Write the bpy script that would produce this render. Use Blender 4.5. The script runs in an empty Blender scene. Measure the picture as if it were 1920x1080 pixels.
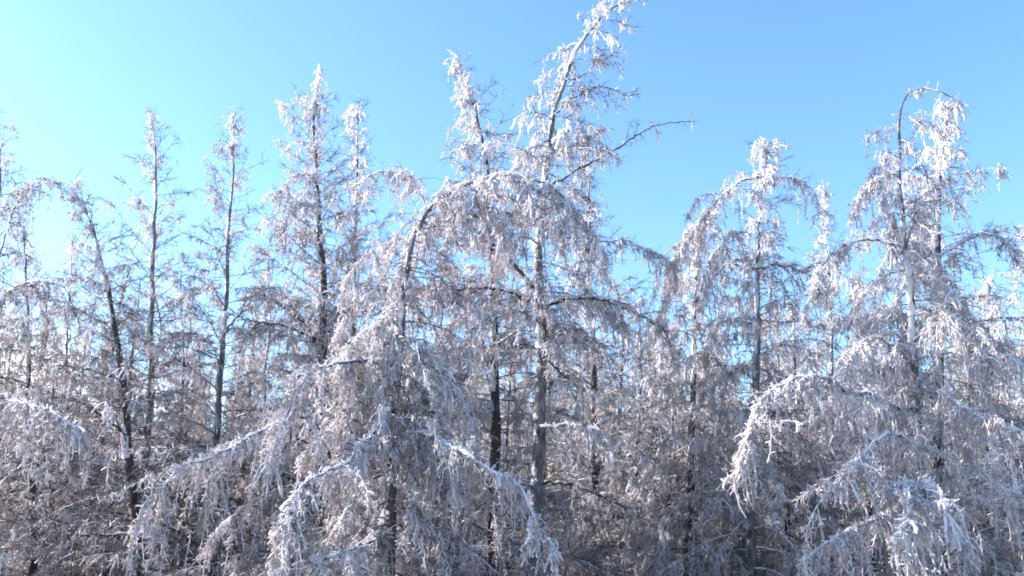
import bpy, math
import numpy as np

# ------------------------------------------------------------------ camera, sky, sun, exposure
SC = bpy.context.scene
COL = SC.collection
PITCH = math.radians(18.0)
HALF = math.radians(29.0)
CAM_Z = 1.7
cam_d = bpy.data.cameras.new("camera")
cam = bpy.data.objects.new("camera", cam_d)
COL.objects.link(cam)
cam.location = (0, 0, CAM_Z)
cam.rotation_euler = (math.pi / 2 + PITCH, 0, 0)
cam_d.sensor_width = 36.0
cam_d.lens = 18.0 / math.tan(HALF)
cam_d.clip_start = 0.1
cam_d.clip_end = 3000
SC.camera = cam

SUN_AZ = math.radians(-79.0)      # from +Y, negative = to the left
SUN_EL = math.radians(24.0)
w = bpy.data.worlds.new("World")
SC.world = w
w.use_nodes = True
nt = w.node_tree
nt.nodes.clear()
N = nt.nodes.new
L = nt.links.new
out = N('ShaderNodeOutputWorld')
bg = N('ShaderNodeBackground')
sky = N('ShaderNodeTexSky')
sky.sky_type = 'NISHITA'
sky.sun_disc = False
sky.sun_elevation = SUN_EL
sky.sun_rotation = SUN_AZ
sky.altitude = 200
sky.air_density = 1.0
sky.dust_density = 0.6
sky.ozone_density = 1.5
bg.inputs['Strength'].default_value = 0.128
# low bank of white cloud near the horizon
tc = N('ShaderNodeTexCoord')
mp = N('ShaderNodeMapping'); mp.inputs['Scale'].default_value = (1.6, 1.6, 4.5)
mp.inputs['Location'].default_value = (0.3, 0.0, 0.1)
L(tc.outputs['Generated'], mp.inputs['Vector'])
nz = N('ShaderNodeTexNoise'); nz.inputs['Scale'].default_value = 2.2
nz.inputs['Detail'].default_value = 7; nz.inputs['Roughness'].default_value = 0.55
L(mp.outputs['Vector'], nz.inputs['Vector'])
sx = N('ShaderNodeSeparateXYZ'); L(tc.outputs['Generated'], sx.inputs['Vector'])
# height falloff : full below z=.16 , none above z=.34
hr = N('ShaderNodeMapRange'); hr.inputs['From Min'].default_value = 0.18; hr.inputs['From Max'].default_value = 0.36
hr.inputs['To Min'].default_value = 0.26; hr.inputs['To Max'].default_value = -0.25
L(sx.outputs['Z'], hr.inputs['Value'])
xr = N('ShaderNodeMapRange'); xr.inputs['From Min'].default_value = -0.56; xr.inputs['From Max'].default_value = -0.34
xr.inputs['To Min'].default_value = 0.12; xr.inputs['To Max'].default_value = -0.28
L(sx.outputs['X'], xr.inputs['Value'])
a1 = N('ShaderNodeMath'); a1.operation = 'ADD'; L(nz.outputs['Fac'], a1.inputs[0]); L(hr.outputs['Result'], a1.inputs[1])
a2 = N('ShaderNodeMath'); a2.operation = 'ADD'; L(a1.outputs[0], a2.inputs[0]); L(xr.outputs['Result'], a2.inputs[1])
cr = N('ShaderNodeMapRange'); cr.interpolation_type = 'SMOOTHSTEP'
cr.inputs['From Min'].default_value = 0.56; cr.inputs['From Max'].default_value = 0.74
L(a2.outputs[0], cr.inputs['Value'])
hs = N('ShaderNodeHueSaturation'); hs.inputs['Saturation'].default_value = 1.17; hs.inputs['Value'].default_value = 1.0
tint = N('ShaderNodeMix'); tint.data_type = 'RGBA'; tint.blend_type = 'MULTIPLY'; tint.inputs['Factor'].default_value = 1
L(sky.outputs['Color'], tint.inputs[6]); tint.inputs[7].default_value = (0.985, 1.005, 1.03, 1)
L(tint.outputs[2], hs.inputs['Color'])
mx = N('ShaderNodeMix'); mx.data_type = 'RGBA'
L(cr.outputs['Result'], mx.inputs['Factor'])
L(hs.outputs['Color'], mx.inputs[6])
mx.inputs[7].default_value = (8.5, 8.8, 9.2, 1)
L(mx.outputs[2], bg.inputs['Color'])
L(bg.outputs['Background'], out.inputs['Surface'])

sd = bpy.data.lights.new("sun", 'SUN')
sd.energy = 5.0
sd.angle = math.radians(0.5)
sd.color = (1.0, 0.955, 0.90)
so = bpy.data.objects.new("sun", sd)
COL.objects.link(so)
so.location = (-30, 10, 30)
so.rotation_euler = (math.pi / 2 - SUN_EL, 0, math.pi - SUN_AZ)
SC.view_settings.view_transform = 'Standard'
SC.view_settings.look = 'None'
SC.view_settings.gamma = 1
SC.view_settings.exposure = 1.74
SC.cycles.filter_width = 1.8
SC.cycles.max_bounces = 6
SC.cycles.diffuse_bounces = 3
SC.cycles.transmission_bounces = 3
SC.cycles.transparent_max_bounces = 4

# ------------------------------------------------------------------ materials
def new_mat(name):
    m = bpy.data.materials.new(name)
    m.use_nodes = True
    t = m.node_tree
    t.nodes.clear()
    return m, t, t.nodes.new, t.links.new

def ice_material(name, base, warm, trans, rough):
    m, t, n, l = new_mat(name)
    o = n('ShaderNodeOutputMaterial')
    p = n('ShaderNodeBsdfPrincipled')
    tr = n('ShaderNodeBsdfTranslucent')
    mixs = n('ShaderNodeMixShader'); mixs.inputs['Fac'].default_value = trans
    g = n('ShaderNodeNewGeometry')
    tcn = n('ShaderNodeTexCoord')
    nn = n('ShaderNodeTexNoise'); nn.inputs['Scale'].default_value = 1.3; nn.inputs['Detail'].default_value = 3
    l(tcn.outputs['Object'], nn.inputs['Vector'])
    ramp = n('ShaderNodeValToRGB')
    e = ramp.color_ramp.elements
    e[0].position = 0.0; e[0].color = (*warm, 1)
    e[1].position = 1.0; e[1].color = (*base, 1)
    k = ramp.color_ramp.elements.new(0.35); k.color = tuple(0.5 * (a + b) for a, b in zip(base, warm)) + (1,)
    l(g.outputs['Random Per Island'], ramp.inputs['Fac'])
    # prismatic glitter painted into the colour as a faint tint, different for each twig
    hs_ = n('ShaderNodeHueSaturation')
    wn = n('ShaderNodeTexWhiteNoise'); wn.noise_dimensions = '1D'
    l(g.outputs['Random Per Island'], wn.inputs['W'])
    mixc = n('ShaderNodeMix'); mixc.data_type = 'RGBA'; mixc.inputs['Factor'].default_value = 0.05
    l(ramp.outputs['Color'], mixc.inputs[6]); l(wn.outputs['Color'], mixc.inputs[7])
    l(mixc.outputs[2], p.inputs['Base Color'])
    l(mixc.outputs[2], tr.inputs['Color'])
    p.inputs['Roughness'].default_value = rough
    p.inputs['Specular IOR Level'].default_value = 0.6
    l(p.outputs[0], mixs.inputs[1]); l(tr.outputs[0], mixs.inputs[2])
    l(mixs.outputs[0], o.inputs['Surface'])
    return m

def bark_material(name, dark, light, frost, amount, scale=9.0):
    """rough bark with frost frozen onto its upper and windward (left) side"""
    m, t, n, l = new_mat(name)
    o = n('ShaderNodeOutputMaterial')
    p = n('ShaderNodeBsdfPrincipled')
    tcn = n('ShaderNodeTexCoord')
    mpn = n('ShaderNodeMapping'); mpn.inputs['Scale'].default_value = (1, 1, 0.35)
    l(tcn.outputs['Object'], mpn.inputs['Vector'])
    nn = n('ShaderNodeTexNoise'); nn.inputs['Scale'].default_value = scale; nn.inputs['Detail'].default_value = 6
    nn.inputs['Roughness'].default_value = 0.7
    l(mpn.outputs['Vector'], nn.inputs['Vector'])
    ramp = n('ShaderNodeValToRGB')
    e = ramp.color_ramp.elements
    e[0].position = 0.35; e[0].color = (*dark, 1)
    e[1].position = 0.68; e[1].color = (*light, 1)
    l(nn.outputs['Fac'], ramp.inputs['Fac'])
    g = n('ShaderNodeNewGeometry')
    dot = n('ShaderNodeVectorMath'); dot.operation = 'DOT_PRODUCT'
    dot.inputs[1].default_value = (-0.80, -0.33, 0.50)
    l(g.outputs['Normal'], dot.inputs[0])
    n2 = n('ShaderNodeTexNoise'); n2.inputs['Scale'].default_value = scale * 0.8; n2.inputs['Detail'].default_value = 4
    l(tcn.outputs['Object'], n2.inputs['Vector'])
    ad = n('ShaderNodeMath'); ad.operation = 'MULTIPLY_ADD'; ad.inputs[1].default_value = 2.0
    l(n2.outputs['Fac'], ad.inputs[0]); l(dot.outputs['Value'], ad.inputs[2])
    mr = n('ShaderNodeMapRange'); mr.inputs['From Min'].default_value = 1.55 - amount; mr.inputs['From Max'].default_value = 1.95 - amount
    l(ad.outputs[0], mr.inputs['Value'])
    mixc = n('ShaderNodeMix'); mixc.data_type = 'RGBA'
    l(mr.outputs['Result'], mixc.inputs['Factor'])
    l(ramp.outputs['Color'], mixc.inputs[6]); mixc.inputs[7].default_value = (*frost, 1)
    l(mixc.outputs[2], p.inputs['Base Color'])
    p.inputs['Roughness'].default_value = 0.75
    bp = n('ShaderNodeBump'); bp.inputs['Strength'].default_value = 1.0; bp.inputs['Distance'].default_value = 0.06
    l(nn.outputs['Fac'], bp.inputs['Height']); l(bp.outputs['Normal'], p.inputs['Normal'])
    l(p.outputs[0], o.inputs['Surface'])
    return m

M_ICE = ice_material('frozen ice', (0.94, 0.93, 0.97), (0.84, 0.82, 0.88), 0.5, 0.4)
M_TWIGICE = ice_material('ice on fine twigs', (0.92, 0.90, 0.95), (0.62, 0.51, 0.46), 0.5, 0.35)
M_RIME = ice_material('thin rime', (0.84, 0.75, 0.68), (0.50, 0.33, 0.22), 0.42, 0.45)  # orange-brown tones also stand in for sunlit glints among the rear trees
M_BARK = bark_material('grey bark', (0.045, 0.04, 0.045), (0.30, 0.29, 0.31), (0.78, 0.8, 0.86), -0.25, 16)
M_BARKD = bark_material('dark bark', (0.025, 0.02, 0.02), (0.11, 0.09, 0.088), (0.72, 0.74, 0.8), -0.45, 16)
M_LIMB = bark_material('frosted limb bark', (0.05, 0.04, 0.04), (0.16, 0.14, 0.135), (0.85, 0.87, 0.92), 0.6, 14)
M_TWIG = bark_material('bare twigs', (0.06, 0.04, 0.042), (0.15, 0.10, 0.095), (0.7, 0.7, 0.78), 0.0, 22)

# ------------------------------------------------------------------ helpers
TAN = math.tan(HALF)
def at(x, y, D):
    """world point on the sight line of photo pixel (x, y) at depth D metres"""
    cx = (x - 960) / 960 * TAN; cy = (540 - y) / 960 * TAN
    Y = math.cos(PITCH) - math.sin(PITCH) * cy
    Z = math.sin(PITCH) + math.cos(PITCH) * cy
    return np.array([cx * D / Y, D, CAM_Z + Z * D / Y])

def unit(v):
    return v / np.maximum(np.linalg.norm(v, axis=-1, keepdims=True), 1e-9)

def spline(P, n):
    """Catmull-Rom through the control points, n samples of even parameter"""
    P = np.asarray(P, float)
    seg = np.r_[0, np.cumsum(np.linalg.norm(np.diff(P[:, :3], axis=0), axis=1))]
    Q = np.vstack([2 * P[0] - P[1], P, 2 * P[-1] - P[-2]])
    s = np.linspace(0, seg[-1], n)
    i = np.clip(np.searchsorted(seg, s, side='right') - 1, 0, len(P) - 2)
    u = ((s - seg[i]) / (seg[i + 1] - seg[i]))[:, None]
    p0, p1, p2, p3 = Q[i], Q[i + 1], Q[i + 2], Q[i + 3]
    return 0.5 * (2 * p1 + (p2 - p0) * u + (2 * p0 - 5 * p1 + 4 * p2 - p3) * u ** 2 + (3 * p1 - p0 - 3 * p2 + p3) * u ** 3)

class Geo:
    """collects tubes swept along batches of curves, becomes one mesh"""
    def __init__(s):
        s.v = []; s.f = []; s.m = []; s.n = 0
    def tubes(s, pts, rad, sides=3, mat=0, cap=False):
        if len(pts) == 0: return
        n, K = pts.shape[:2]
        tan = np.empty_like(pts)
        tan[:, 1:-1] = pts[:, 2:] - pts[:, :-2]
        tan[:, 0] = pts[:, 1] - pts[:, 0]; tan[:, -1] = pts[:, -1] - pts[:, -2]
        tan = unit(tan)
        main = unit(pts[:, -1] - pts[:, 0])
        ref = np.where(np.abs(main[:, 2:3]) > 0.8, np.array([[1., .13, 0]]), np.array([[0.1, 0.2, 1.]]))
        a = unit(np.cross(tan, ref[:, None, :])); b = np.cross(tan, a)
        ang = np.arange(sides) * 2 * math.pi / sides + 0.5
        ring = a[:, :, None, :] * np.cos(ang)[None, None, :, None] + b[:, :, None, :] * np.sin(ang)[None, None, :, None]
        r = rad[:, :, None, None] if rad.ndim == 2 else rad[..., None]
        V = pts[:, :, None, :] + ring * r
        s.v.append(V.reshape(-1, 3))
        base = s.n + (np.arange(n) * K * sides)[:, None, None] + (np.arange(K - 1) * sides)[None, :, None]
        j = np.arange(sides)[None, None, :]; j2 = (j + 1) % sides
        F = np.stack([base + j, base + j2, base + j2 + sides, base + j + sides], -1).reshape(-1, 4)
        s.f.append(F)
        s.m.append(np.full(len(F), mat, np.int32))
        s.n += n * K * sides
    def build(s, name, mats, parent=None, link=True):
        me = bpy.data.meshes.new(name)
        V = np.concatenate(s.v).astype(np.float32) if s.v else np.zeros((0, 3), np.float32)
        F = np.concatenate(s.f).astype(np.int32) if s.f else np.zeros((0, 4), np.int32)
        if parent is not None: V = V - np.array(parent_world(parent), np.float32)
        me.vertices.add(len(V)); me.vertices.foreach_set('co', V.ravel())
        me.loops.add(F.size); me.loops.foreach_set('vertex_index', F.ravel())
        me.polygons.add(len(F)); me.polygons.foreach_set('loop_start', np.arange(len(F), dtype=np.int32) * 4)
        for m in mats: me.materials.append(m)
        if len(mats) > 1: me.polygons.foreach_set('material_index', np.concatenate(s.m))
        me.polygons.foreach_set('use_smooth', np.ones(len(F), bool))
        me.update(calc_edges=True)
        o = bpy.data.objects.new(name, me)
        COL.objects.link(o)
        if parent is not None: o.parent = parent
        return o

def parent_world(o):
    x = y = z = 0.0
    while o is not None:
        x += o.location[0]; y += o.location[1]; z += o.location[2]; o = o.parent
    return (x, y, z)

def thing(name, label, cat, loc, group=None):
    o = bpy.data.objects.new(name, None)
    COL.objects.link(o)
    o.location = loc
    o.empty_display_size = 0.3
    o['label'] = label; o['category'] = cat
    if group: o['group'] = group
    return o

def copy_tree(o, parent=None):
    c = o.copy(); COL.objects.link(c)
    if parent is not None: c.parent = parent
    for ch in o.children: copy_tree(ch, c)
    return c

def grow(rng, base, d0, length, K, droop, wander):
    n = len(base)
    pts = np.empty((n, K, 3)); pts[:, 0] = base
    d = unit(d0); seg = (length / (K - 1))[:, None]
    dr = (np.broadcast_to(droop, (n,)) / (K - 1))[:, None]
    for k in range(1, K):
        d = d + rng.normal(0, wander, (n, 3))
        d[:, 2:3] -= dr
        d = unit(d)
        pts[:, k] = pts[:, k - 1] + d * seg
    return pts

def spawn(rng, par, idx, t):
    K = par.shape[1]
    f = np.clip(t, 0, 0.9999) * (K - 1); i = f.astype(int); u = (f - i)[:, None]
    a = par[idx, i]; b = par[idx, i + 1]
    return a * (1 - u) + b * u, unit(b - a)

def lengths(p):
    return np.linalg.norm(np.diff(p, axis=1), axis=2).sum(1)

def cnt_idx(rng, x):
    c = np.floor(x + rng.random(len(x))).astype(int)
    return np.repeat(np.arange(len(x)), c)

def prof(n, K, r0, r1, rng=None):
    u = np.linspace(0, 1, K)[None, :]
    r = np.asarray(r0).reshape(-1, 1) * (1 - u) + np.asarray(r1).reshape(-1, 1) * u
    if rng is not None: r = r * rng.uniform(0.8, 1.25, (n, K))
    return r

def rods(ice, P, R, sides, mat):
    """ice rods of nearly even thickness with a rounded tip"""
    if len(P) == 0: return
    r = R[:, -1:]
    tip = P[:, -1] + unit(P[:, -1] - P[:, -2]) * r * 1.1
    P = np.concatenate([P, tip[:, None]], 1)
    R = np.concatenate([R, r * 0.25], 1)
    ice.tubes(P, R, sides, mat)

def dress(rng, bare, ice, L1, side_ice, dens=1.0, ice_p=0.6, icer=0.011, fine=1.0, hang=1.0, t0=0.12, lenk=1.0, sides=3, mult=None):
    """second and third order twigs on the branches L1.  bare / ice are Geo collectors.
       side_ice: probability offset per branch"""
    ln = lengths(L1)
    # ---- lateral twigs
    idx = cnt_idx(rng, (ln * 23 * dens + 1.5) * (1.0 if mult is None else mult))
    t = rng.uniform(t0, 1.0, len(idx))
    b, tn = spawn(rng, L1, idx, t)
    side = np.where(rng.random(len(idx)) < 0.5, 1., -1.)[:, None]
    lat = unit(np.cross(tn, np.array([0, 0, 1.]))) * side
    d = unit(tn * rng.uniform(0.15, 0.9, (len(idx), 1)) + lat * rng.uniform(0.2, 0.9, (len(idx), 1)) + rng.normal(0, 0.25, (len(idx), 3)))
    pice = np.clip(ice_p + side_ice[idx] - 0.40 * (1 - t) + 0.05, 0.0, 1)  # inner twigs more often bare: shade built into the crown's interior for depth
    isice = rng.random(len(idx)) < pice
    l2 = rng.uniform(0.06, 0.30, len(idx)) * lenk * (0.55 + 0.45 * np.minimum(1, ln[idx] / 1.5)) * (1.15 - 0.5 * t)
    K = 6
    droop = np.where(isice, rng.uniform(0.6, 3.2, len(idx)) * hang, rng.uniform(-0.5, 0.8, len(idx)))
    P2 = grow(rng, b, d, l2, K, droop, 0.30)
    I = isice
    n_i = int(I.sum()); n_b = len(idx) - n_i
    # bare
    if n_b:
        PB = grow(rng, b[~I], d[~I], l2[~I] * 1.25, K, droop[~I], 0.07)
        bare.tubes(PB, prof(n_b, K, rng.uniform(0.003, 0.0045, n_b), 0.0016), 3, 1)
        jb = cnt_idx(rng, np.full(n_b, 2.6 * fine))
        bb, tb = spawn(rng, PB, jb, rng.uniform(0.15, 0.95, len(jb)))
        db = unit(tb + rng.normal(0, 0.6, (len(jb), 3)))
        P3 = grow(rng, bb, db, rng.uniform(0.05, 0.16, len(jb)) * lenk, 3, 0.1, 0.15)
        bare.tubes(P3, prof(len(jb), 3, 0.0024, 0.0011), 3, 1)
    if n_i:
        PI = P2[I]
        r0 = icer * rng.uniform(0.5, 1.15, n_i)
        R = prof(n_i, K, r0 * 0.9, r0 * 0.9, rng)
        rods(ice, PI, R, sides, 1)
        ji = cnt_idx(rng, np.full(n_i, 4.6 * fine))
        bi, ti = spawn(rng, PI, ji, rng.uniform(0.12, 0.98, len(ji)))
        di = unit(ti * 0.35 + rng.normal(0, 0.8, (len(ji), 3)))
        l3 = rng.uniform(0.02, 0.085, len(ji)) * lenk
        P3 = grow(rng, bi, di, l3, 3, rng.uniform(-0.4, 1.4, len(ji)), 0.25)
        r3 = r0[ji] * rng.uniform(0.5, 0.85, len(ji))
        R3 = prof(len(ji), 3, r3, r3)
        rods(ice, P3, R3, sides, 1)

def stubs(rng, ice, L1, per_m, r, length, up=0.4, t0=0.0, sides=3):
    """short knobs of ice frozen all along a branch"""
    idx = cnt_idx(rng, lengths(L1) * per_m)
    if len(idx) == 0: return
    b, tn = spawn(rng, L1, idx, rng.uniform(t0, 1, len(idx)))
    d = unit(rng.normal(0, 0.8, (len(idx), 3)) + tn * 0.4 + np.array([-0.15, 0, up]))
    l = length * rng.uniform(0.35, 1.2, len(idx))
    P = grow(rng, b, d, l, 4, 0.2, 0.2)
    rr = r * rng.uniform(0.6, 1.1, len(idx))
    R = prof(len(idx), 4, rr, rr * 0.95)
    rods(ice, P, R, sides, 0)

def sleeve(rng, ice, C, rad, off=(-0.35, -0.1, 0.75), size=0.75, patch=0.5, sides=6):
    """lumpy ice frozen on the upper and left side of one thick curve; C [n,3], rad [n]"""
    n = len(C)
    o = unit(np.array(off, float))
    wave = rng.normal(0, 1, n)
    k = np.exp(-np.linspace(-2, 2, 7) ** 2); wave = np.convolve(np.pad(wave, 3, 'edge'), k / k.sum(), 'valid') * 2.2
    s = np.clip(0.5 + 0.5 * wave + (patch - 0.5) * 2, 0, 1.3)
    P = C + o * (rad * 0.55)[:, None]
    R = np.maximum(rad * size * s + 0.006 * s, 0.0008)
    R = R[None, :, None] * (1 + 0.2 * rng.normal(0, 1, (1, n, sides)))
    ice.tubes(P[None], R, sides, 0)

def tassels(rng, ice, L1, per_m, r=0.012, length=0.2, t0=0.05, t1=1.0, keep=None):
    """clumps of thick white icicled twigs hanging from one point"""
    w_ = lengths(L1) * per_m
    if keep is not None: w_ = w_ * keep
    idx = cnt_idx(rng, w_)
    if len(idx) == 0: return
    b, tn = spawn(rng, L1, idx, rng.uniform(t0, t1, len(idx)))
    big = rng.uniform(0.5, 1.3, len(idx))
    k = np.repeat(np.arange(len(idx)), rng.integers(4, 11, len(idx)))
    bb = b[k] + rng.normal(0, 0.02, (len(k), 3))
    d = unit(tn[k] * 0.4 + rng.normal(0, 0.45, (len(k), 3)) + np.array([0, 0, -0.5]))
    l = length * big[k] * rng.uniform(0.4, 1.2, len(k))
    P = grow(rng, bb, d, l, 6, rng.uniform(0.8, 2.5, len(k)), 0.16)
    rr = r * big[k] ** 0.5 * rng.uniform(0.7, 1.15, len(k))
    R = prof(len(k), 6, rr * 0.85, rr, rng)
    rods(ice, P, R, 4, 0)
    j = cnt_idx(rng, np.full(len(k), 2.0))
    b3, t3 = spawn(rng, P, j, rng.uniform(0.2, 0.95, len(j)))
    P3 = grow(rng, b3, unit(t3 * 0.5 + rng.normal(0, 0.7, (len(j), 3))), rng.uniform(0.02, 0.07, len(j)), 4, 0.6, 0.2)
    R3 = prof(len(j), 4, rr[j] * 0.75, rr[j] * 0.7); R3[:, -1] *= 0.4
    ice.tubes(P3, R3, 3, 0)

def strands(rng, ice, L1, per_m, r=0.0062, l0=0.25, l1=0.8, t0=0.15, mult=None):
    """long fine twigs hanging nearly straight down like a curtain, knobbed with ice"""
    w_ = lengths(L1) * per_m
    if mult is not None: w_ = w_ * mult
    idx = cnt_idx(rng, w_)
    if len(idx) == 0: return
    b, tn = spawn(rng, L1, idx, rng.uniform(t0, 1, len(idx)))
    d = unit(tn * 0.6 + rng.normal(0, 0.5, (len(idx), 3)))
    l = rng.uniform(l0, l1, len(idx)) * rng.uniform(0.5, 1, len(idx))
    P = grow(rng, b, d, l, 11, rng.uniform(3.5, 8, len(idx)), 0.17)
    rr = r * rng.uniform(0.6, 1.25, len(idx))
    rods(ice, P, prof(len(idx), 11, rr, rr * 0.9, rng), 3, 1)
    j = cnt_idx(rng, l * 34)
    if len(j) == 0: return
    b3, t3 = spawn(rng, P, j, rng.uniform(0.12, 1, len(j)))
    P3 = grow(rng, b3, unit(t3 * 0.5 + rng.normal(0, 0.7, (len(j), 3))), rng.uniform(0.015, 0.085, len(j)), 3, 0.7, 0.25)
    rods(ice, P3, prof(len(j), 3, rr[j] * 0.9, rr[j] * 0.85), 3, 1)

def crown_for(rng, trunk, n1, Lmax, t_low=0.12, asc_top=55, asc_low=5, droop_low=0.9, droop_top=-0.1, dens=1.0,
              ice_p=0.6, icer=0.0068, fine=1.15, shape=0.9, side_bias=0.25, top_len=0.22, lenk=1.0, br=0.011, hang=1.0, sides=3, spread=0.45, tass=0.9, sleeved=1.0, stub=9, trad=None, spire=0.0, t_high=1.0, curtain=1.6):
    if trad is None: trad = 0.09 * (1 - np.linspace(0, 1, len(trunk))) + 0.012
    """branches all around a trunk curve (bottom -> top) with twigs and ice"""
    bare, ice = Geo(), Geo()
    t = t_low + (t_high - t_low) * (np.arange(n1) + rng.random(n1)) / n1
    t = np.minimum(t, 0.995)
    tr = trunk[None]
    b, tn = spawn(rng, tr, np.zeros(n1, int), t)
    az = np.arange(n1) * 2.39996 + rng.normal(0, 0.35, n1)
    u = (t - t_low) / (1 - t_low)
    Ln = (Lmax * (1 - u) ** shape + top_len) * rng.uniform(1 - spread, 1 + spread * 0.6, n1)
    el = np.radians(asc_low + (asc_top - asc_low) * u ** 1.1 + rng.normal(0, 9, n1))
    d = np.stack([np.cos(az) * np.cos(el), np.sin(az) * np.cos(el), np.sin(el)], 1)
    d = unit(d + 0.35 * (tn - np.array([0, 0, 1.])))
    dr = (droop_low + (droop_top - droop_low) * u) * rng.uniform(0.4, 1.6, n1)
    K = 9
    L1 = grow(rng, b, d, Ln, K, dr, 0.055)
    r0 = br * (0.45 + 0.75 * (1 - u)) * np.sqrt(Ln / 1.2 + 0.15)
    bare.tubes(L1, prof(n1, K, r0, 0.0026), 4, 0)
    # sub branches
    idx = cnt_idx(rng, Ln * 2.2 * (1.1 - 0.9 * u))
    b2, t2 = spawn(rng, L1, idx, rng.uniform(0.25, 0.9, len(idx)))
    lat = unit(np.cross(t2, np.array([0, 0, 1.]))) * np.where(rng.random(len(idx)) < .5, 1., -1.)[:, None]
    S = grow(rng, b2, unit(t2 + lat * rng.uniform(0.4, 1.0, (len(idx), 1))), Ln[idx] * rng.uniform(0.2, 0.45, len(idx)), 7, dr[idx] * 1.2, 0.07)
    bare.tubes(S, prof(len(idx), 7, 0.0055, 0.002), 3, 1)
    sb = -side_bias * d[:, 0] + rng.normal(0, 0.22, n1)
    keep = np.clip(0.5 - 2.2 * side_bias * d[:, 0] + rng.normal(0, 0.5, n1), 0, 1.6) * (0.25 + 1.7 * u)
    tassels(rng, ice, L1, tass * 1.6, keep=keep, length=0.2 * lenk, r=icer * 1.45)
    strands(rng, ice, L1, curtain, mult=(1.15 - 0.8 * u) * np.clip(0.8 + sb, 0.1, 1.6), l1=0.75 * lenk)
    strands(rng, ice, S, curtain * 0.7, mult=(1.15 - 0.8 * u)[idx], l1=0.6 * lenk)
    stubs(rng, ice, L1, stub * (0.3 + ice_p), icer * 0.8, 0.06, sides=3)
    if sleeved > 0:
        n = len(trunk); m0 = int(n * 0.45)
        uu = np.linspace(0, 1, n)[m0:]
        rad = trad[m0:]
        sleeve(rng, ice, trunk[m0:], rad, off=(-0.75, -0.62, 0.25), size=0.72 * sleeved, patch=0.55)
        stubs(rng, ice, trunk[None, m0:], 16 * sleeved, icer * 1.1, 0.10, up=0.1)
        top = trunk[None, int(n * 0.90):]
        tassels(rng, ice, top, 5 * tass, r=icer * 1.5, length=0.15)
        if spire > 0:
            ll = lengths(trunk[None])[0]
            sp = trunk[int(n * (1 - spire / ll)):]
            sleeve(rng, ice, sp, np.linspace(0.034, 0.016, len(sp)), off=(-0.3, -0.1, 0.1), size=0.9, patch=0.8)
            stubs(rng, ice, sp[None], 34, 0.013, 0.09, up=0.7)
            tassels(rng, ice, sp[None], 4, r=0.013, length=0.15)
    mult = 1.05 - 0.72 * u ** 2
    dress(rng, bare, ice, L1, sb - 0.25 * u, dens, ice_p, icer, fine, hang, lenk=lenk, sides=sides, mult=mult)
    dress(rng, bare, ice, S, (sb - 0.25 * u)[idx], dens * 0.9, ice_p, icer, fine, hang, lenk=lenk * 0.85, sides=sides, mult=mult[idx])
    return bare, ice

def trunk_geo(rng, C, r0, r1, sides=9, power=1.0):
    g = Geo(); n = len(C)
    u = np.linspace(0, 1, n)
    r = (r0 + (r1 - r0) * u ** power)
    r = r[None, :, None] * (1 + 0.10 * rng.normal(0, 1, (1, n, sides)))
    g.tubes(C[None], r, sides, 0)
    # broken dead stubs on the bole
    m = int(lengths(C[None])[0] * 7)
    b, tn = spawn(rng, C[None], np.zeros(m, int), rng.uniform(0.03, 0.75, m))
    a = rng.uniform(0, 6.283, m)
    d = np.stack([np.cos(a), np.sin(a), rng.uniform(-0.5, 0.4, m)], 1)
    g.tubes(grow(rng, b, d, rng.uniform(0.12, 0.5, m), 5, 0.2, 0.15), prof(m, 5, rng.uniform(0.006, 0.012, m), 0.003), 3, 0)
    return g

def trunk_curve(rng, px, D, n=70, ext=True):
    """px: (x, y[, D]) from the top down; the curve returned runs from the ground up"""
    P = [at(p[0], p[1], p[2] if len(p) > 2 else D) for p in px][::-1]
    P = np.array(P)
    low = P[0]
    if low[2] > 0.1:
        P = np.vstack([[low[0], low[1], -0.15], P])
    C = spline(P, n)
    C[:, :2] += np.cumsum(rng.normal(0, 0.010, (n, 2)), axis=0) * np.linspace(0, 1, n)[:, None]
    return C

def make_tree(name, label, px, D, seed, r0=0.09, r1=0.008, bark=None, group=None, limbs=(), n=70, power=0.9, cat='tree', **kw):
    rng = np.random.default_rng(seed)
    C = trunk_curve(rng, px, D, n)
    root = thing(name, label, cat, (float(C[0, 0]), float(C[0, 1]), 0.0), group)
    trunk_geo(rng, C, r0, r1, power=power).build('trunk', [bark or M_BARK], root)
    trad = r0 + (r1 - r0) * np.linspace(0, 1, len(C)) ** power
    bare, ice = crown_for(rng, C, trad=trad, **kw)
    cr_ = bare.build('crown', [M_LIMB, M_TWIG], root)
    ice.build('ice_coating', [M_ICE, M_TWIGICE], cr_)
    for lp in limbs: make_limb(root, rng, **lp)
    return root

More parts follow.
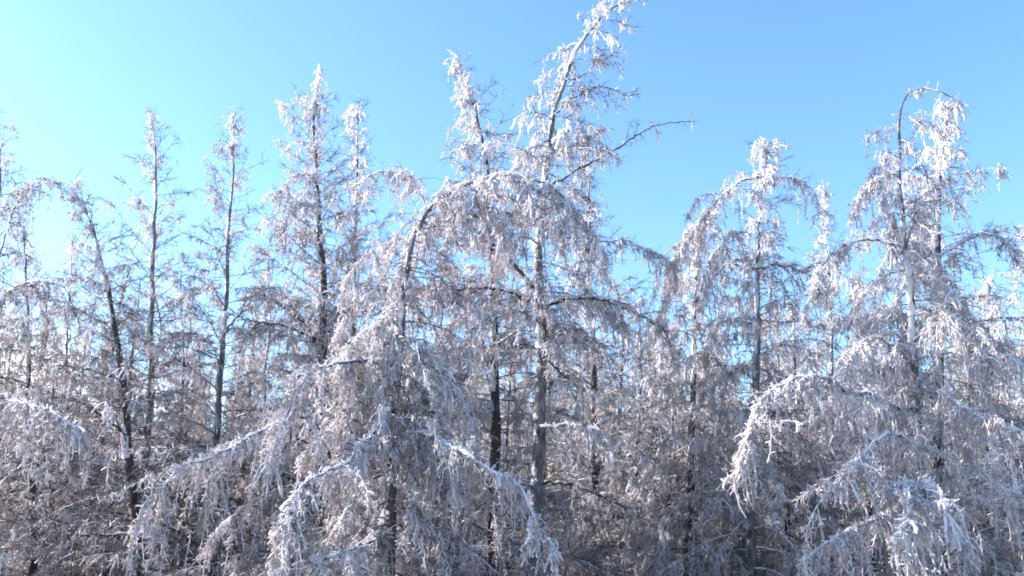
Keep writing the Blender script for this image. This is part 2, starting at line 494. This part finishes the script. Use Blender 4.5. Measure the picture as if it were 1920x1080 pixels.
def make_limb(root, rng, px, D=None, r=0.03, n=56, dens=1.05, ice_p=0.85, icer=0.0070, hang=1.0, lenk=1.2, sub=2.5, sublen=0.9, subdroop=2.6, name='limb', crystal=0.0, fine=1.2, mat=None, t0=0.12, top=0.0):
    """one traced main branch with the twigs that hang from it"""
    P = np.array([at(p[0], p[1], p[2] if len(p) > 2 else D) for p in px])
    C = spline(P, n)
    C[1:] += np.cumsum(rng.normal(0, 0.007, (n - 1, 3)), axis=0)
    r = r * 0.78
    bare, ice = Geo(), Geo()
    u = np.linspace(0, 1, n)
    rr = (r * (1 - u) + 0.005 * u)[None, :, None] * (1 + 0.09 * rng.normal(0, 1, (1, n, 7)))
    bare.tubes(C[None], rr, 7, 0)
    sleeve(rng, ice, C, r * (1 - u) + 0.005, size=0.5, patch=0.35 + 0.35 * ice_p)
    stubs(rng, ice, C[None], 85 * ice_p * ice_p + 4, icer * 0.95, 0.075, up=0.5, sides=4)
    tassels(rng, ice, C[None], 4.0 * ice_p ** 2 * min(1, dens), r=icer * 1.3, length=0.2 * lenk, t0=t0)
    ln = lengths(C[None])[0]
    m = int(ln * sub * 2.2)
    t = rng.uniform(t0, 1.0, m)
    b, tn = spawn(rng, C[None], np.zeros(m, int), t)
    lat = unit(np.cross(tn, np.array([0, 0, 1.]))) * np.where(rng.random(m) < .5, 1., -1.)[:, None]
    d = unit(tn * rng.uniform(0.3, 1, (m, 1)) + lat * rng.uniform(0.1, 0.9, (m, 1)) + np.array([0, 0, 0.15 + top]))
    S = grow(rng, b, d, sublen * 1.35 * rng.uniform(0.2, 1.0, m) * (1.15 - 0.5 * t), 9, subdroop * rng.uniform(0.15, 1.2, m), 0.12)
    bare.tubes(S, prof(m, 9, 0.007, 0.003), 4, 0)
    stubs(rng, ice, S, 22 * ice_p ** 2, icer * 0.8, 0.06, sides=3)
    dress(rng, bare, ice, S, rng.normal(0, 0.12, m), dens, ice_p, icer, fine, hang, lenk=lenk * 0.7, sides=4)
    dress(rng, bare, ice, C[None], np.zeros(1), dens, ice_p, icer, fine, hang, t0=t0, lenk=lenk * 0.6, sides=4)
    strands(rng, ice, C[None], 7 * ice_p, r=0.0062, t0=t0)
    strands(rng, ice, S, 3.0 * ice_p, r=0.0058)
    if crystal > 0:
        stubs(rng, ice, S, 11, 0.008, 0.11 * crystal, up=0.1, sides=5)
        stubs(rng, ice, C[None], 16, 0.008, 0.11 * crystal, up=0.1, sides=5)
    lo = bare.build(name, [mat or M_LIMB, M_TWIG], root)
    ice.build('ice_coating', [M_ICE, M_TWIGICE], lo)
    return lo

# ------------------------------------------------------------------ ground
def ground():
    n = 80
    xs = np.linspace(-400, 400, n); ys = np.linspace(-200, 900, n)
    # finer near the trees
    xs = np.sign(xs) * (np.abs(xs) / 400) ** 2.2 * 400
    X, Y = np.meshgrid(xs, ys)
    rng = np.random.default_rng(5)
    Z = 0.12 * np.sin(X * 0.31 + 1) * np.cos(Y * 0.23) - 0.05
    V = np.stack([X, Y, Z], -1).reshape(-1, 3)
    i = np.arange(n - 1)[:, None] * n + np.arange(n - 1)[None]
    F = np.stack([i, i + 1, i + n + 1, i + n], -1).reshape(-1, 4)
    g = Geo(); g.v = [V]; g.f = [F]; g.m = [np.zeros(len(F), np.int32)]
    m, t, nn, l = new_mat('frosted winter ground')
    o = nn('ShaderNodeOutputMaterial'); p = nn('ShaderNodeBsdfPrincipled')
    tcn = nn('ShaderNodeTexCoord')
    a = nn('ShaderNodeTexNoise'); a.inputs['Scale'].default_value = 1.7; a.inputs['Detail'].default_value = 9
    a.inputs['Roughness'].default_value = 0.7
    l(tcn.outputs['Object'], a.inputs['Vector'])
    r = nn('ShaderNodeValToRGB'); e = r.color_ramp.elements
    e[0].position = 0.40; e[0].color = (0.11, 0.075, 0.045, 1); e[1].position = 0.66; e[1].color = (0.5, 0.5, 0.54, 1)
    l(a.outputs['Fac'], r.inputs['Fac']); l(r.outputs['Color'], p.inputs['Base Color'])
    p.inputs['Roughness'].default_value = 0.8
    b = nn('ShaderNodeBump'); b.inputs['Strength'].default_value = 0.5; b.inputs['Distance'].default_value = 0.1
    l(a.outputs['Fac'], b.inputs['Height']); l(b.outputs['Normal'], p.inputs['Normal'])
    l(p.outputs[0], o.inputs['Surface'])
    ob = g.build('ground', [m]); ob['kind'] = 'structure'
ground()

# ------------------------------------------------------------------ the trees whose tops show in the photograph
make_tree('larch_tree', 'frosted larch cut by the left edge of the picture, its upper limb reaching right', 
    [(-14, 215), (-6, 330), (-20, 560), (-30, 1000)], 14.0, 11, r0=0.10, n1=83, Lmax=2.04, ice_p=0.5, dens=1.0,
    limbs=[dict(px=[(-15, 520, 14), (20, 400, 13.6), (45, 350, 13.2), (75, 350, 13), (98, 345, 12.8)], r=0.02, ice_p=0.6, sublen=0.5),
           dict(px=[(-20, 570, 14), (30, 535, 13), (70, 522, 12.6), (105, 535, 12.4), (125, 560, 12.3)], r=0.03, ice_p=0.6, sublen=0.8, mat=M_TWIG),
           dict(px=[(-20, 752, 11), (40, 752, 10.4), (85, 765, 10), (120, 780, 9.8), (145, 800, 9.7)], r=0.03, ice_p=0.85, sublen=0.6)])
make_tree('larch_tree', 'slim larch with brown trunk, second from the left edge, before the white cloud',
    [(38, 425), (44, 520), (50, 620), (50, 800), (62, 980), (60, 1080)], 15.0, 12, r0=0.075, n1=83, Lmax=1.56, ice_p=0.55, bark=M_BARKD)
make_tree('larch_tree', 'very thin far larch with a needle-like tip between the cloud and the leaning dark larch',
    [(128, 440), (124, 560), (120, 700), (118, 1000)], 21.0, 13, r0=0.07, curtain=0.6, n1=100, Lmax=1.80, ice_p=0.4, bark=M_BARKD)
make_tree('larch_tree', 'dark bare-twigged larch leaning left at the top, with a long crooked dark trunk',
    [(128, 350), (150, 385), (170, 430), (190, 500), (210, 580), (228, 700), (240, 850), (250, 950), (256, 1080)], 13.0, 14,
    r0=0.105, curtain=0.25, n1=98, Lmax=1.92, ice_p=0.28, bark=M_BARKD, asc_top=40,
    limbs=[dict(px=[(238, 815), (210, 790), (170, 765), (120, 740), (70, 735)], D=12.6, r=0.022, ice_p=0.35, mat=M_BARKD, sublen=0.6),
           dict(px=[(232, 720), (190, 700), (150, 690), (100, 690)], D=12.6, r=0.022, ice_p=0.4, mat=M_BARKD, sublen=0.6),
           dict(px=[(246, 1000), (200, 1000), (150, 1000), (90, 1010)], D=12.4, r=0.022, ice_p=0.4, mat=M_BARKD, sublen=0.5)])
make_tree('larch_tree', 'tall straight larch with white-sided trunk and sparse upswept twigs, right of the leaning dark larch',
    [(268, 210), (277, 270), (280, 400), (279, 520), (281, 630), (281, 740), (268, 900), (266, 1080)], 14.5, 15,
    r0=0.10, curtain=0.6, n1=98, Lmax=1.92, ice_p=0.42, asc_top=60)
make_tree('larch_tree', 'slender larch with a frost-clotted tip, next tree left of the white-spired larch',
    [(434, 212), (432, 290), (426, 400), (420, 520), (412, 640), (405, 790), (398, 1000), (395, 1080)], 14.5, 16,
    r0=0.095, curtain=0.8, n1=98, Lmax=2.04, tass=1.4, ice_p=0.6, asc_top=60,
    limbs=[dict(px=[(411, 640), (440, 600), (470, 560), (510, 550), (545, 575)], D=14, r=0.02, ice_p=0.5, mat=M_TWIG, sublen=0.6)])
make_tree('larch_tree', 'larch with a pure white frozen spire and a dark lower trunk of forking black limbs',
    [(611, 130), (607, 175), (600, 220), (603, 300), (605, 360), (609, 420), (617, 500), (618, 600), (615, 700), (613, 830), (612, 1080)], 13.0, 17,
    r0=0.13, t_high=0.94, n1=135, Lmax=2.04, curtain=3.5, spire=0.9, tass=1.1, dens=1.15, ice_p=0.7, asc_top=58, bark=M_BARKD,
    limbs=[dict(px=[(617, 690), (590, 645), (565, 600), (530, 565), (490, 545), (450, 550)], D=13, r=0.045, ice_p=0.5, mat=M_BARKD, sublen=0.8),
           dict(px=[(610, 640), (570, 625), (510, 610), (450, 590), (420, 580)], D=12.5, r=0.03, ice_p=0.5, mat=M_BARKD, sublen=0.8),
           dict(px=[(617, 610), (640, 590), (665, 600), (700, 580), (730, 560)], D=13.2, r=0.03, ice_p=0.4, mat=M_BARKD, sublen=0.5),
           dict(px=[(612, 850), (590, 810), (560, 795), (520, 790)], D=13, r=0.03, ice_p=0.2, mat=M_BARKD, sublen=0.5),
           dict(px=[(612, 800), (640, 760), (660, 735), (690, 720)], D=13, r=0.03, ice_p=0.2, mat=M_BARKD, sublen=0.5),
           dict(px=[(612, 910), (570, 905), (520, 890), (480, 890)], D=13, r=0.03, ice_p=0.2, mat=M_BARKD, sublen=0.5),
           dict(px=[(604, 400), (580, 385), (555, 385), (535, 410), (530, 450)], D=12.8, r=0.014, ice_p=0.9, sublen=0.6, dens=1.2),
           dict(px=[(603, 345), (580, 325), (555, 330), (530, 360)], D=12.8, r=0.012, ice_p=0.7, sublen=0.4)])
make_tree('larch_tree', 'larch with fine bare twigs fanned at its tip, just right of the white-spired larch',
    [(672, 200), (670, 290), (667, 400), (664, 520), (663, 620), (665, 700), (668, 1080)], 15.5, 18,
    r0=0.10, curtain=0.7, n1=106, Lmax=2.16, ice_p=0.5, asc_top=68, bark=M_BARKD,
    limbs=[dict(px=[(665, 350), (690, 330), (720, 322), (750, 335), (775, 360)], D=15, r=0.02, ice_p=0.8, sublen=0.6)])

# foreground arch tree
make_tree('bent_larch_tree', 'nearest tree left of centre, frozen crown bowed over to the right in a white arch',
    [(1100, 420, 9.6), (1070, 370, 9.6), (1030, 342, 9.7), (970, 326, 9.8), (900, 338, 9.9), (850, 360, 10), (800, 405, 10), (775, 460, 10), (763, 530, 10), (756, 600, 10), (745, 700, 10), (736, 850, 10), (735, 960, 10), (730, 1080, 10)], 10, 21,
    r0=0.10, r1=0.010, power=0.65, curtain=5.0, n=90, n1=120, Lmax=1.08, top_len=0.35, asc_top=20, asc_low=0, droop_low=1.8, droop_top=1.8, sleeved=1.35, tass=1.6, ice_p=0.88, dens=1.5, shape=0.5, sides=4, lenk=1.1,
    limbs=[dict(px=[(745, 700, 10), (700, 675, 9.6), (660, 674, 9.3), (610, 678, 9.1), (575, 695, 9.0), (545, 740, 8.9), (520, 790, 8.9), (500, 850, 8.9)], r=0.028, sub=3.2, sublen=0.8, lenk=1.2),
           dict(px=[(738, 765, 10), (717, 784, 9.4), (690, 815, 9.0), (655, 850, 8.6), (600, 880, 8.3), (560, 905, 8.2), (535, 955, 8.1), (502, 1005, 8.1)], r=0.032, sub=3.2, sublen=0.75, lenk=1.3),
           dict(px=[(736, 850, 10), (765, 818, 9.6), (810, 815, 9.2), (865, 842, 8.9), (920, 875, 8.6), (965, 895, 8.5), (995, 945, 8.4), (1015, 985, 8.4), (1035, 1010, 8.4)], r=0.03, sub=3.0, sublen=0.65, lenk=1.3),
           dict(px=[(738, 760, 10), (640, 765, 9.6), (540, 790, 9.3), (450, 830, 9.1), (390, 866, 9), (341, 880, 8.9), (300, 930, 8.9), (262, 1000, 8.9)], r=0.03, sub=3.4, sublen=1.0, lenk=1.0, t0=0.3),
           dict(px=[(732, 1000, 10), (690, 1015, 9.3), (640, 1040, 8.8), (605, 1070, 8.6), (590, 1110, 8.5)], r=0.026, sub=3.2, sublen=0.6, lenk=1.0),
           dict(px=[(750, 640, 10), (790, 640, 9.7), (830, 680, 9.5), (850, 740, 9.4)], r=0.02, sub=3.5, sublen=0.9),
           dict(px=[(752, 610, 10), (710, 600, 9.8), (680, 640, 9.6), (665, 700, 9.5)], r=0.02, sub=3.5, sublen=0.9),
           dict(px=[(736, 800, 10), (690, 770, 9.8), (655, 790, 9.6), (640, 850, 9.5)], r=0.02, sub=3.5, sublen=0.9),
           dict(px=[(735, 880, 10), (700, 900, 9.8), (660, 940, 9.6), (640, 1000, 9.5)], r=0.02, sub=3.5, sublen=0.9),
           dict(px=[(736, 820, 10), (775, 780, 9.8), (810, 800, 9.6), (825, 870, 9.5)], r=0.02, sub=3.5, sublen=0.8)])

make_tree('larch_tree', 'larch with a crooked white top hung with frost at left, behind the white arch',
    [(858, 110), (872, 140), (885, 180), (893, 220), (902, 270), (912, 340), (918, 420), (922, 560), (925, 700), (925, 850), (922, 1080)], 12.8, 22,
    r0=0.11, n1=140, Lmax=1.92, curtain=3.0, spire=0.5, tass=1.8, dens=1.1, ice_p=0.65, side_bias=0.5, asc_top=35, bark=M_BARKD)
make_tree('leaning_larch_tree', 'tallest tree, thick grey trunk curving up and right out of the top of the picture',
    [(1200, -25, 11.1), (1172, 5, 11.2), (1130, 38, 11.3), (1092, 88, 11.3), (1062, 150, 11.4), (1040, 210, 11.4), (1029, 265, 11.4), (1021, 350, 11.5), (1014, 450, 11.5), (1013, 560, 11.5), (1018, 640, 11.5), (1015, 750, 11.5), (1010, 850, 11.5), (1005, 950, 11.5), (1000, 1080, 11.5)], 11.5, 23,
    curtain=3.0, power=0.75, r0=0.135, r1=0.010, n=100, n1=66, Lmax=1.38, top_len=0.3, asc_top=10, asc_low=0, droop_low=0.9, droop_top=0.6, tass=1.8, ice_p=0.66, dens=0.95, side_bias=0.1, sides=4, t_high=0.97, t_low=0.42,
    limbs=[dict(px=[(1013, 560), (990, 528), (960, 490), (930, 440), (890, 412), (845, 402), (805, 430), (790, 480)], D=11.2, r=0.04, ice_p=0.7, mat=M_BARKD, sublen=0.8, t0=0.25),
           dict(px=[(1013, 575), (980, 560), (930, 549), (870, 546), (810, 545), (770, 560)], D=11.1, r=0.034, ice_p=0.65, mat=M_BARKD, sublen=0.8),
           dict(px=[(1015, 580), (1045, 565), (1080, 559), (1130, 570), (1180, 583), (1230, 605), (1280, 640)], D=11.1, r=0.034, ice_p=0.6, mat=M_BARKD, sublen=0.8),
           dict(px=[(1021, 352), (1060, 335), (1100, 316), (1140, 295), (1180, 268), (1215, 250), (1250, 242), (1295, 240)], D=11.3, r=0.022, ice_p=0.22, mat=M_TWIG, sublen=0.25, subdroop=0.5, dens=0.25, t0=0.2, sub=1.3),
           dict(px=[(1030, 262), (1005, 280), (985, 292), (968, 318), (955, 350)], D=11.3, r=0.015, ice_p=0.95, sublen=0.45, lenk=0.9),
           dict(px=[(1040, 215), (1070, 190), (1110, 175), (1145, 178), (1175, 190)], D=11.3, r=0.013, ice_p=0.3, mat=M_TWIG, sublen=0.3, subdroop=0.8, dens=0.7),
           dict(px=[(1024, 290), (1060, 270), (1095, 255), (1120, 235)], D=11.2, r=0.013, ice_p=0.95, sublen=0.35, subdroop=2.5),
           dict(px=[(1063, 150), (1095, 140), (1120, 125), (1150, 110)], D=11.3, r=0.010, ice_p=0.3, mat=M_TWIG, sublen=0.3, subdroop=0.3, dens=0.7),
           dict(px=[(1016, 460), (1040, 420), (1075, 410), (1110, 440), (1130, 500)], D=11.1, r=0.018, ice_p=0.9, sublen=0.6),
           dict(px=[(1108, 462), (1150, 455), (1200, 468), (1240, 485), (1262, 510)], D=11.6, r=0.016, ice_p=0.75, sublen=0.6),
           dict(px=[(1010, 905), (1060, 906), (1110, 918), (1150, 935), (1195, 955)], D=11.0, r=0.028, ice_p=0.2, mat=M_BARKD, sublen=0.5, dens=0.7),
           dict(px=[(1015, 800), (1050, 790), (1090, 797), (1130, 815), (1150, 840)], D=10.9, r=0.018, ice_p=0.8, sublen=0.5)])
make_tree('larch_tree', 'narrow larch with fine twigs and pale trunk just behind and right of the tallest tree',
    [(1116, 268), (1113, 350), (1110, 450), (1108, 560), (1115, 680), (1118, 850), (1120, 1080)], 16.0, 24,
    r0=0.10, curtain=0.5, n1=150, Lmax=1.92, ice_p=0.42, asc_top=66, bark=M_BARKD, shape=1.0)
make_tree('larch_tree', 'stooped larch with a rounded frost-covered shoulder, left neighbour of the umbrella-topped larch',
    [(1345, 385), (1330, 415), (1318, 450), (1310, 500), (1303, 570), (1298, 700), (1292, 880), (1290, 1080)], 13.5, 25,
    r0=0.09, n1=120, Lmax=1.56, curtain=4.0, tass=2.0, dens=1.2, ice_p=0.85, asc_top=25, droop_low=1.4, droop_top=1.4, bark=M_BARKD,
    limbs=[dict(px=[(1303, 565), (1330, 530), (1360, 500), (1395, 488), (1430, 480)], D=13.2, r=0.025, ice_p=0.5, mat=M_BARKD, sublen=0.6),
           dict(px=[(1310, 500), (1285, 480), (1265, 500), (1250, 545), (1240, 600)], D=13.2, r=0.018, ice_p=0.9, sublen=0.6)])
make_tree('larch_tree', 'larch whose two top limbs droop like an umbrella under a small upright white tuft',
    [(1415, 265), (1417, 330), (1413, 440), (1410, 560), (1412, 640), (1410, 800), (1408, 1080)], 12.8, 26,
    r0=0.105, n1=125, Lmax=1.80, curtain=3.5, spire=0.5, tass=1.6, dens=1.15, ice_p=0.7, asc_top=45, droop_low=1.2, droop_top=0.9,
    limbs=[dict(px=[(1416, 335), (1390, 338), (1360, 365), (1335, 395), (1300, 440), (1275, 480), (1258, 520)], D=12.6, r=0.022, ice_p=0.9, sublen=0.7, dens=1.2, sub=3.5),
           dict(px=[(1416, 332), (1450, 328), (1485, 335), (1515, 352), (1538, 385), (1545, 400)], D=12.6, r=0.018, ice_p=0.55, sublen=0.35),
           dict(px=[(1413, 480), (1385, 440), (1360, 470), (1340, 510), (1330, 560)], D=12.4, r=0.016, ice_p=0.95, sublen=0.5),
           dict(px=[(1412, 505), (1450, 495), (1490, 500), (1530, 515)], D=12.6, r=0.022, ice_p=0.5, mat=M_BARKD, sublen=0.6)])
make_tree('larch_tree', 'thin wispy far larch between the umbrella-topped larch and the hook-topped tree',
    [(1543, 350), (1548, 450), (1557, 560), (1560, 680), (1562, 1080)], 18.0, 27,
    r0=0.085, curtain=0.5, n1=130, Lmax=1.92, ice_p=0.4, asc_top=66)
make_tree('hooked_larch_tree', 'grey-trunked tree at right whose bare leader hooks over to the right at the very top',
    [(1815, 200, 10.2), (1795, 178, 10.3), (1770, 167, 10.3), (1738, 163, 10.4), (1712, 176, 10.5), (1700, 205, 10.5), (1692, 280, 10.5), (1690, 400, 10.5), (1696, 480, 10.5), (1705, 560, 10.5), (1713, 680, 10.5), (1718, 760, 10.5), (1715, 900, 10.5), (1712, 1080, 10.5)], 10.5, 28,
    r0=0.115, r1=0.006, power=0.6, curtain=4.0, n=90, n1=40, Lmax=1.44, top_len=0.15, asc_top=15, droop_low=1.8, droop_top=1.2, tass=1.4, ice_p=0.75, dens=0.85, sides=4, lenk=1.1, t_high=0.86, t_low=0.45, shape=1.2,
    limbs=[dict(px=[(1697, 478), (1670, 462), (1635, 456), (1598, 462), (1570, 485), (1548, 525), (1530, 575)], D=10.3, r=0.024, ice_p=0.8, sublen=0.55, t0=0.3),
           dict(px=[(1691, 345), (1665, 333), (1640, 345), (1620, 375), (1608, 420)], D=10.3, r=0.014, ice_p=0.85, sublen=0.35),
           dict(px=[(1695, 405), (1730, 390), (1750, 350), (1790, 330)], D=10.3, r=0.014, ice_p=0.8, sublen=0.5),
           dict(px=[(1716, 765, 10.5), (1665, 765, 9.9), (1640, 745, 9.5), (1600, 738, 9.2), (1560, 715, 9.0), (1495, 715, 8.8), (1455, 745, 8.7), (1432, 790, 8.6), (1415, 880, 8.5)], r=0.034, sub=2.8, sublen=0.75, lenk=1.3, t0=0.1),
           dict(px=[(1718, 735, 10.5), (1760, 735, 10), (1800, 757, 9.6), (1840, 785, 9.3), (1880, 802, 9.1), (1935, 822, 9)], r=0.032, sub=2.8, sublen=0.7, lenk=1.3),
           dict(px=[(1716, 690, 10.5), (1690, 650, 10), (1650, 630, 9.8), (1620, 660, 9.7), (1600, 710, 9.6)], r=0.022, sub=3.0, sublen=0.8),
           dict(px=[(1714, 640, 10.5), (1750, 600, 10.1), (1790, 600, 9.9), (1830, 640, 9.8), (1850, 700, 9.7)], r=0.022, sub=3.0, sublen=0.8),
           dict(px=[(1716, 880, 10.5), (1690, 830, 9.6), (1650, 820, 9.2), (1610, 850, 8.9), (1570, 900, 8.7), (1530, 940, 8.6)], r=0.024, sub=3.0, sublen=0.7, lenk=1.2),
           dict(px=[(1714, 960, 10.5), (1690, 960, 9.6), (1640, 980, 9.2), (1580, 1010, 8.9), (1520, 1060, 8.7)], r=0.024, sub=3.0, sublen=0.7, lenk=1.1),
           dict(px=[(1716, 940, 10.5), (1724, 905, 9.3), (1745, 895, 8.7), (1775, 915, 8.4), (1790, 960, 8.3)], r=0.02, sub=3.6, sublen=0.5, lenk=1.0, icer=0.010, crystal=1.0),
           dict(px=[(1716, 980, 10.5), (1710, 915, 9.2), (1705, 925, 8.5), (1715, 990, 8.3), (1718, 1080, 8.3)], r=0.018, sub=4.5, sublen=0.4, lenk=1.0, icer=0.010, crystal=1.2, subdroop=1.5),
           dict(px=[(1716, 900, 10.5), (1780, 880, 9.8), (1840, 890, 9.4), (1900, 920, 9.2)], r=0.024, sub=3.0, sublen=0.6, lenk=1.1)])
make_tree('larch_tree', 'broad larch heavy with hanging ice directly behind the hook-topped tree',
    [(1778, 195), (1768, 250), (1761, 330), (1757, 450), (1757, 560), (1760, 700), (1765, 1080)], 12.6, 29,
    r0=0.12, n1=125, Lmax=2.28, curtain=5.0, tass=2.4, ice_p=0.75, asc_top=45, side_bias=0.35, bark=M_BARKD, droop_low=1.1, droop_top=0.4, dens=1.1,
    limbs=[dict(px=[(1760, 480), (1810, 450), (1850, 440), (1890, 460), (1915, 510)], D=12.3, r=0.022, ice_p=0.5, sublen=0.5),
           dict(px=[(1758, 460), (1730, 400), (1712, 420), (1720, 470), (1745, 530)], D=12.0, r=0.016, ice_p=0.95, sublen=0.5)])
make_tree('larch_tree', 'low-crowned frosted larch half cut off by the right edge of the picture',
    [(1925, 430), (1930, 560), (1935, 800), (1935, 1080)], 14.0, 30, r0=0.10, n1=120, Lmax=1.92, ice_p=0.5, asc_top=40)

# smaller and lower trees seen between the main ones
MID = [((345, 520), 17.5, 'low larch seen between the tall straight larch and the slender frost-tipped one'),
       ((505, 470), 18.0, 'short pale larch top in the gap left of the white-spired larch'),
       ((95, 610), 15.5, 'low grey larch beneath the white cloud at the left'),
       ((820, 520), 16.5, 'small larch showing through the space under the white arch'),
       ((1195, 560), 15.5, 'low larch in the dip of the skyline right of the tallest tree'),
       ((1245, 640), 14.0, 'shorter larch below the skyline dip, dull brown twigs, right of centre'),
       ((1480, 560), 15.0, 'low larch to the right of the umbrella-topped larch'),
       ((1640, 600), 13.5, 'low larch left of the grey trunk of the hook-topped tree'),
       ((1855, 520), 15.5, 'low larch between the broad icy larch and the right edge')]
for k, ((x, y), D, lab) in enumerate(MID):
    make_tree('larch_tree', lab, [(x, y), (x + 3, y + 150), (x - 4, y + 300), (x, 1080)], D, 50 + k,
              r0=0.07, n1=95, Lmax=1.80, ice_p=0.45, asc_top=45, bark=M_BARKD, t_low=0.05, droop_low=0.6)

# ------------------------------------------------------------------ rows of trees behind
protos = []
LABS = ['dull grey-brown frosted larch in the dense rows behind the front trees',
        'thinly frosted brown larch with many bare twigs, in the rows behind the front trees',
        'narrow larch whitened with hanging ice, in the rows behind the front trees']
KINDS = [(130, 2.0, 0.42, 1.3), (140, 2.3, 0.18, 0.6), (130, 1.5, 0.62, 2.2)]
GRP = ['grey-brown larches behind the front trees', 'nearly bare brown larches behind the front trees', 'ice-hung larches behind the front trees']
for k in range(6):
    rng = np.random.default_rng(200 + k)
    bn, bl, bi, bc = KINDS[k % 3]; LAB = LABS[k % 3]
    H = 10.0
    root = thing('distant_larch_tree', LAB, 'tree', (0, 0, 0), GRP[k % 3])
    C = spline([(0, 0, -0.15), (0.05, 0, 3), (0.1 * (k - 1.5), 0.05, 6), (0, 0, 8.5), (0.15 * (k - 1.5), 0, H)], 60)
    trunk_geo(rng, C, 0.09, 0.008, 6).build('trunk', [M_BARKD], root)
    bare, ice = crown_for(rng, C, n1=bn, Lmax=bl, t_low=0.05, asc_top=50, asc_low=0, droop_low=0.8, dens=1.1, ice_p=bi, icer=0.0075, fine=0.9, br=0.017, lenk=1.2, tass=0.5, curtain=bc)
    cr_ = bare.build('crown', [M_LIMB, M_TWIG], root)
    ice.build('ice_coating', [M_RIME, M_RIME], cr_)
    protos.append(root)
rng = np.random.default_rng(77)
spots = []
for row, (D, step, h) in enumerate([(18.0, 1.5, 0.75), (21.0, 1.6, 0.84), (25, 1.8, 0.93), (29, 2.1, 0.95), (34, 2.3, 1.02), (40, 2.7, 1.15), (48, 3.1, 1.3), (58, 3.7, 1.5), (70, 4.5, 1.75), (86, 5.6, 2.05)]):
    half = D * TAN * 1.22 + 2
    nx = int(2 * half / step)
    for i in range(nx):
        spots.append((-half + (i + 0.5) * step + rng.normal(0, 0.4), D + rng.normal(0, 0.9), h * rng.uniform(0.82, 1.08)))
# the same rows run on beyond the left edge and keep the low sun off the lower branches
for i in range(34):
    spots.append((rng.uniform(-24, -12.5), rng.uniform(8.0, 22), rng.uniform(0.55, 0.80)))
for i in range(26):
    yy = rng.uniform(4.0, 12.5)
    spots.append((-(yy * 0.56 + 3.4) - rng.uniform(0, 7), yy, rng.uniform(0.55, 0.78)))
for i, (x, y, h) in enumerate(spots):
    p = protos[i % 6]
    o = p if i < 6 else copy_tree(p)
    o.location = (x, y, 0)
    o.rotation_euler = (0, 0, rng.uniform(0, 6.283))
    o.scale = (h * rng.uniform(0.9, 1.15),) * 2 + (h,)
